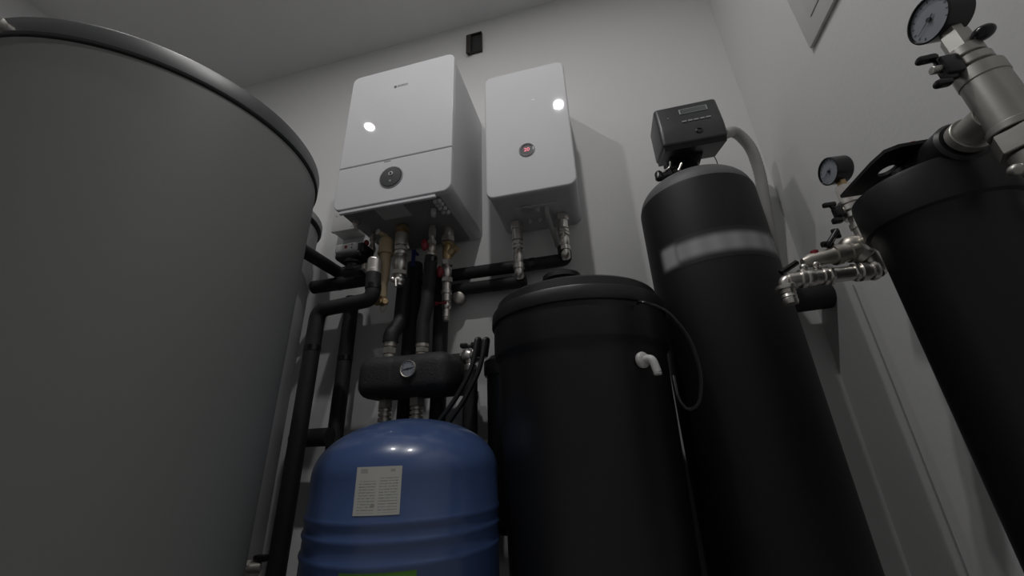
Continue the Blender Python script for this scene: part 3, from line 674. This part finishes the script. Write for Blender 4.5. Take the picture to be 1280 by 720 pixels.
build('head_underbody', MB().add([(x_, y_, z_) for x_ in (hcx-hw+.006, hcx+hw-.006) for (y_, z_) in ((yf0+.005, zh0+.002), (yf0+.012, zh0-.008), (yb1-.004, zbk-.008), (yb1-.004, zbk+.002))], [(0, 1, 2, 3), (4, 5, 6, 7), (0, 1, 5, 4), (1, 2, 6, 5), (2, 3, 7, 6), (3, 0, 4, 7)]), m_black, t2)
# neck and left side connectors
nk = MB().lathe((ct[0], ct[1], zt_+.0895), (0, 0, 1), [(0, .048), (.02, .048), (.024, .040), (max(.03, zbk-zt_-.104), .038)], 32)
nk.rbox((ct[0]-.05, 1.08, zbk-.035), (ct[0]+.05, 1.15, zbk-.012), .006)
build('valve_neck', nk, m_blackg, t2)
b0 = Py(826, 222, 1.07)
ln = MB().cyl(b0+Vector((.05, .01, .02)), b0+Vector((-.004, 0, .0)), .012); ln.lathe(b0+Vector((-.006, -.008, -.014)), (0, 0, 1), [(0, .008), (.004, .012), (.024, .012), (.03, .008)], 18)
ln.cyl(b0+Vector((.024, .0, .04)), b0+Vector((.03, 0, .0)), .010)
build('brine_connector', ln, m_blackg, t2)
l0 = Py(829, 214, 1.06)
build('steel_clip', MB().tube([l0, l0+Vector((.02, 0, .008)), l0+Vector((.026, 0, .03))], .0022, .01, 8).tube([Py(848, 213, 1.05), Py(852, 204, 1.05)], .003, .01, 8), m_nickel, t2)
build('sensor_wire', MB().tube([Py(893, 196, 1.07), Py(896, 201, 1.07), Py(898, 212, 1.07)], .0014, .01, 8), m_hose, t2)
# corrugated drain hose
hp = [Py(905, 168, 1.16), Py(918, 163, 1.19), Py(938, 182, 1.22), Py(950, 215, 1.25), Py(957, 262, 1.27), Py(965, 330, 1.285), Py(975, 420, 1.285)]
hp[-2] = Vector((.572, 1.304, Py(965, 330, 1.285).z)); hp[-1] = Vector((.560, 1.309, .3))
mb = MB().tube(hp, .017, .08, 18, nb=14, sub=.004, rf=lambda i: .0165+.0015*(i % 2))
o = build('corrugated_hose', mb, m_whose, smooth=60); tag(o, 'white corrugated drain hose arching behind the control head into the corner', 'hose')
# ------------------------------------------------------------------ right foreground filter
cr = (.537, .668); rc = .0925
t = thing('filter_housing', 'large black filter housing with flanged cap cut by the right frame edge', 'filter', (cr[0], cr[1], -.2+H))
build('bowl', MB().lathe((cr[0], cr[1], -.27+H), (0, 0, 1), [(0, 0), (.001, .06), (.015, .074), (.04, .079), (.555, .081), (.565, .086), (.572, .086)], 72), m_black, t)
cpz = .298+H
build('cap', MB().lathe((cr[0], cr[1], cpz), (0, 0, 1), [(0, .086), (.003, .0915), (.007, rc), (.060, rc+.001), (.066, rc), (.068, rc-.003), (.070, .062), (.078, .034), (.106, .03), (.107, 0)], 72), m_black, t)
# bracket: bent plate over the cap, fixed to the wall, with an oval slot
zt3 = .412+H
o1 = [Vector(p) for p in ((.463, .735), (.463, .640), (.467, .612), (.482, .603), (XR-.004, .603), (XR-.004, .735))]
def plate(outline, hole, z, th):
    bm = bmesh.new(); vs = [bm.verts.new((p.x, p.y, z)) for p in outline]; es = [bm.edges.new((vs[i], vs[(i+1) % len(vs)])) for i in range(len(vs))]
    hv = [bm.verts.new((p.x, p.y, z)) for p in hole]; es += [bm.edges.new((hv[i], hv[(i+1) % len(hv)])) for i in range(len(hv))]
    bmesh.ops.triangle_fill(bm, use_beauty=True, edges=es)
    ex = bmesh.ops.extrude_face_region(bm, geom=bm.faces[:])
    for v in [g for g in ex['geom'] if isinstance(g, bmesh.types.BMVert)]: v.co.z += th
    bm.verts.index_update(); m_ = MB().add([v.co.copy() for v in bm.verts], [[v.index for v in f.verts] for f in bm.faces]); bm.free(); return m_
hcn = Pz(1107, 210, zt3-H).to_2d(); hole = [hcn+Vector((.011*math.cos(a), .015*math.sin(a))) for a in [2*PI*k/20 for k in range(20)]]
pm = plate(o1, hole, zt3-.006, .006)
pm.rbox((XR-.006, .58, zt3-.05), (XR-.001, .76, zt3-.001), .002); pm.rbox((.515, .607, zt3-.016), (XR-.006, .613, zt3-.003), .002).rbox((.515, .725, zt3-.016), (XR-.006, .731, zt3-.003), .002)
build('wall_bracket', pm, m_black, t)
# port bosses towards and away from camera
build('port_boss', MB().cyl((cr[0], .745, cpz+.055), (cr[0], .785, cpz+.055), .030, 32, .004), m_black, t)
NZ = cpz+.082; nx = .533
build('port_boss', MB().cyl((nx, .640, NZ), (nx, .572, NZ), .033, 32, .004), m_black, t)
rp = Pc(1170, 172, cr, .07); build('pressure_button', MB().lathe((.512, .622, zt3-.002), (0, 0, 1), [(0, .008), (.010, .008), (.012, .006)], 16), m_red, t)
# ---- gauges
def gauge(pos, R_, label, depth):
    g = thing('pressure_gauge', label, 'gauge', pos-Vector((0, 0, R_)))
    ax = Vector((-1, -.12, -.06)).normalized(); b0 = pos-ax*depth*.5
    cs_ = build('gauge_case', MB().lathe(b0, ax, [(0, R_*.9), (.003, R_*.98), (depth-.004, R_), (depth, R_), (depth+.001, R_*.93), (depth-.003, R_*.91)], 48), m_blackg, g)
    f0 = b0+ax*(depth-.004)
    build('gauge_face', MB().lathe(f0, ax, [(0, R_*.92), (.001, R_*.92), (.0011, 0)], 40), m_dial, g)
    s_ = Vector((0, 1, 0)); s_ = (s_-ax*s_.dot(ax)).normalized(); u_ = ax.cross(s_)
    if u_.z < 0: u_ = -u_
    nd = MB(); c_ = f0+ax*.003
    d_ = (s_*.9-u_*.25).normalized(); n_ = ax.cross(d_)
    nd.add([c_-d_*R_*.25+n_*.0012, c_+d_*R_*.7+n_*.0004, c_+d_*R_*.7-n_*.0004, c_-d_*R_*.25-n_*.0012], [(0, 1, 2, 3)]).lathe(f0, ax, [(0, R_*.1), (.004, R_*.1)], 14)
    build('gauge_needle', nd, m_dprint, g)
    tk = MB()
    for k in range(13):
        an = math.radians(-45+22.5*k); e_ = s_*math.cos(an)+u_*math.sin(an); w_ = ax.cross(e_)*.0006; c0 = f0+ax*.0016
        tk.add([c0+e_*R_*.72-w_, c0+e_*R_*.84-w_, c0+e_*R_*.84+w_, c0+e_*R_*.72+w_], [(0, 1, 2, 3)])
    build('gauge_scale', tk, m_dprint, g)
    return g
# ---- far stack (y .855)
yq = .858; xq = cr[0]
gp = Px(1045, 213, xq); yq = gp.y
gauge(gp, .030, 'small black pressure gauge on the far side of the right filter', .034)
b_ = gp-Vector((0, 0, .029))
build('stem', MB().hexn(b_+Vector((0, 0, .003)), b_-Vector((0, 0, .016)), .009), m_brass, [o for o in bpy.data.objects if o.name == 'pressure_gauge'][0])
zj = Px(1078, 322, xq).z
tt = thing('valve_stack', 'nickel valve stack under the small gauge, left of the right filter cap', 'valve', (xq, yq, zj))
s0 = b_-Vector((0, 0, .014)); s1 = Vector((xq, yq, zj))
build('stack_body', stack(MB(), s0, s1, [(0, 1, .0135, 'c'), (0, .22, .0165, 'h'), (.24, .30, .021, 'c'), (.32, .40, .022, 'c'), (.42, .50, .020, 'c'), (.58, .66, .0165, 'c')]), m_nickel, tt)
sj = MB().cyl(Vector((xq, yq-.006, cpz+.055)), Vector((xq, .786, cpz+.055)), .0165, 24); sj.ball((xq, yq, cpz+.050), .019, 20)
build('port_elbow', sj, m_nickel, tt)
wh = MB(); wc = s0.lerp(s1, .36)+Vector((-.026, -.004, -.004))
wh.rbox(wc+Vector((-.012, -.008, -.014)), wc+Vector((.004, .008, .012)), .004); wh.rbox(wc+Vector((-.026, -.005, .014)), wc+Vector((-.002, .005, .024)), .003); wh.rbox(wc+Vector((-.020, -.006, -.026)), wc+Vector((-.002, .006, -.014)), .003); wh.cyl(wc+Vector((-.012, 0, .016)), wc+Vector((-.004, 0, .0)), .004)
build('black_wing_handle', wh, m_blackg, tt)
build('handle_stem', MB().cyl(wc, s0.lerp(s1, .36), .007), m_nickel2, tt)
# ---- near stack
gp = Px(1176, 22, xq); yn = gp.y
g1 = gauge(gp, .032, 'large black pressure gauge at the top right, above the right filter', .036)
b_ = gp-Vector((0, 0, .030))
build('stem', MB().hexn(b_+Vector((0, 0, .004)), b_-Vector((0, 0, .012)), .012), m_nickel3, g1)
tt = thing('tee_fitting', 'thick nickel tee with nuts and wing valve at the right frame edge', 'fitting', (xq, yn, cpz-.01))
s0 = b_-Vector((0, 0, .010)); s1 = Vector((xq, yn, cpz-.03))
build('tee_body', stack(MB(), s0, s1, [(0, 1, .013, 'c'), (0, .12, .0155, 'h'), (.12, .18, .018, 'c'), (.20, .25, .020, 'c'), (.28, .36, .0245, 'c'), (.36, .66, .0235, 'c'), (.66, .70, .026, 'c'), (.71, .82, .0275, 'h'), (.83, .9, .021, 'c'), (.91, 1, .018, 'h')]), m_nickel3, tt)
xq_ = xq; q = Vector((nx, yn+.010, NZ))
build('branch', MB().cyl(q, Vector((nx, .570, q.z)), .021, 28).cyl(Vector((nx, .558, q.z)), Vector((nx, .570, q.z)), .0255, 28), m_nickel3, tt)
wc = s0.lerp(s1, .22)+Vector((-.030, -.004, -.002)); wh = MB()
wh.rbox(wc+Vector((-.010, -.009, -.016)), wc+Vector((.012, .009, .016)), .004); wh.rbox(wc+Vector((-.030, -.006, .016)), wc+Vector((-.006, .006, .026)), .004); wh.rbox(wc+Vector((-.026, -.006, -.030)), wc+Vector((-.006, .006, -.020)), .004); wh.rbox(wc+Vector((-.012, -.004, -.022)), wc+Vector((.004, .004, .02)), .003)
build('black_wing_handle', wh, m_blackg, tt)
build('wing_screw', MB().cyl(wc+Vector((-.02, 0, 0)), wc+Vector((.03, .004, 0)), .0055), m_nickel3, tt)
q = Px(1229, 41, xq+.01)
build('black_lever', MB().ball(q, .012, 18, .75).cyl(q, Vector((xq, yn, q.z-.012)), .006), m_blackg, tt)
dq = Vector((xq-.024, yn-.004, cpz-.012)); build('bleed_screw', MB().cyl(dq+Vector((.024, 0, 0)), dq-Vector((.004, 0, 0)), .007).ball(dq-Vector((.006, 0, 0)), .0075), m_nickel3, tt)
# ---- tap assembly reaching out from the far stack
e0 = Px(1094, 338, xq); ty = e0.y
za = e0.z
tp = thing('sampling_tap', 'chrome horizontal pipe with downturned tap left of the right filter', 'tap', (e0.x-.1, ty, za-.05))
x_end = Py(984, 350, ty).x
pm = stack(MB(), Vector((xq+.004, ty, za)), Vector((x_end, ty, za)), [(0, 1, .0150, 'c'), (0, .10, .020, 'b'), (.12, .20, .0185, 'c'), (.23, .27, .019, 'h'), (.50, .54, .020, 'h'), (.56, .61, .0180, 'c'), (.66, .84, .0175, 'b'), (.80, .86, .0195, 'c')])
pm.tube([Vector((xq, ty, za)), Vector((xq+.006, ty, za+.004)), Vector((xq, ty, zj))], .0165, .015, 18)
build('tap_pipe', pm, m_nickel, tp)
xe = Vector((x_end, ty, za))
build('spout', MB().tube([xe+Vector((.01, 0, 0)), xe-Vector((.004, 0, 0)), xe-Vector((.006, 0, .050))], .0125, .014, 18).cyl(xe-Vector((.006, 0, .012)), xe-Vector((.006, 0, .020)), .019).lathe(xe-Vector((.006, 0, .022)), (0, 0, -1), [(0, .014), (.006, .014), (.007, .012), (.014, .014), (.015, .012), (.022, .014), (.028, .012)], 18), m_nickel, tp)
tv = thing('angle_valve', 'matt nickel angle valve with red dot and black lever above the tap pipe', 'valve', (xq-.04, ty, za+.02))
v0 = Py(1073, 312, ty+.0); v1 = Py(1003, 328, ty)
ab = MB(); ab.ball(Py(1064, 308, ty), .022, 22); ab.lathe(v0, v1-v0, [(0, .018), (.006, .0215), (.02, .0225), (.021, .019), (.034, .019), (.035, .0215), (.046, .0215), (.047, .017), (.06, .015), ((v1-v0).length-.012, .0135), ((v1-v0).length, .008)], 24)
ab.cyl(Py(1066, 311, ty), Py(1084, 322, ty), .020)
build('valve_body', ab, m_nickel2, tv)
rd = Py(1018, 315, ty-.004); build('red_cap', MB().lathe(rd-Vector((0, 0, .006)), (0, 0, 1), [(0, .007), (.008, .007), (.010, .004)], 16), m_red, tv)
lv = MB().tube([Py(1034, 308, ty-.01), Py(1040, 299, ty-.01), Py(1046, 289, ty-.01)], .006, .01, 12); lv.rbox(Py(1045, 292, ty-.01)-Vector((.007, .004, .011)), Py(1045, 292, ty-.01)+Vector((.007, .004, .011)), .003); lv.rbox(Py(1034, 305, ty-.01)-Vector((.011, .005, .006)), Py(1034, 305, ty-.01)+Vector((.011, .005, .006)), .003)
build('black_lever', lv, m_blackg, tv)
lv = MB().tube([Py(996, 328, ty), Py(984, 336, ty), Py(976, 341, ty)], .0058, .01, 12)
build('black_handle_tip', lv, m_blackg, tv)
for px, py in ((1005, 334), (1020, 331)):
    q = Py(px, py, ty-.006); build('valve_nut', MB().ball(q, .0075, 12).cyl(q, Vector((q.x, ty, za)), .005), m_nickel, tv)
cy_ = Px(1015, 366, .50)
w0 = Px(1036, 369, XR)
b = Py(985, 384, w0.y)
o = build('pipe_elbow', MB().tube([w0, Vector((b.x, w0.y, w0.z-.004)), Vector((b.x-.03, w0.y, w0.z-.02))], .038, .03, 22), m_foam)
tag(o, 'black rubber sleeved elbow on the right wall under the chrome tap', 'pipe')
# cable on the right wall and low pipe
a = Px(1066, 356, XR-.003); 
o = build('wall_cable', MB().tube([a, Vector((a.x, a.y-.0, a.z-.25)), Vector((a.x, a.y+.01, .05))], .0016, .02, 8), m_print); tag(o, 'thin grey cable running down the right wall behind the tap', 'cable')
# low left odds
a = Py(322, 706, .80)
t = thing('drain_valve', 'small dark drain valve low beside the huge grey tank', 'valve', a-Vector((0, 0, .01)))
build('valve_body', MB().cyl(a+Vector((-.03, -.02, -.004)), a+Vector((.01, 0, -.004)), .010).hexn(a+Vector((-.02, -.012, -.004)), a+Vector((-.01, -.006, -.004)), .014), m_nickel2, t)
build('valve_handle', MB().rbox(a+Vector((-.008, -.008, .006)), a+Vector((.022, .006, .018)), .003).cyl(a+Vector((0, 0, -.004)), a+Vector((0, 0, .012)), .005), m_black, t)
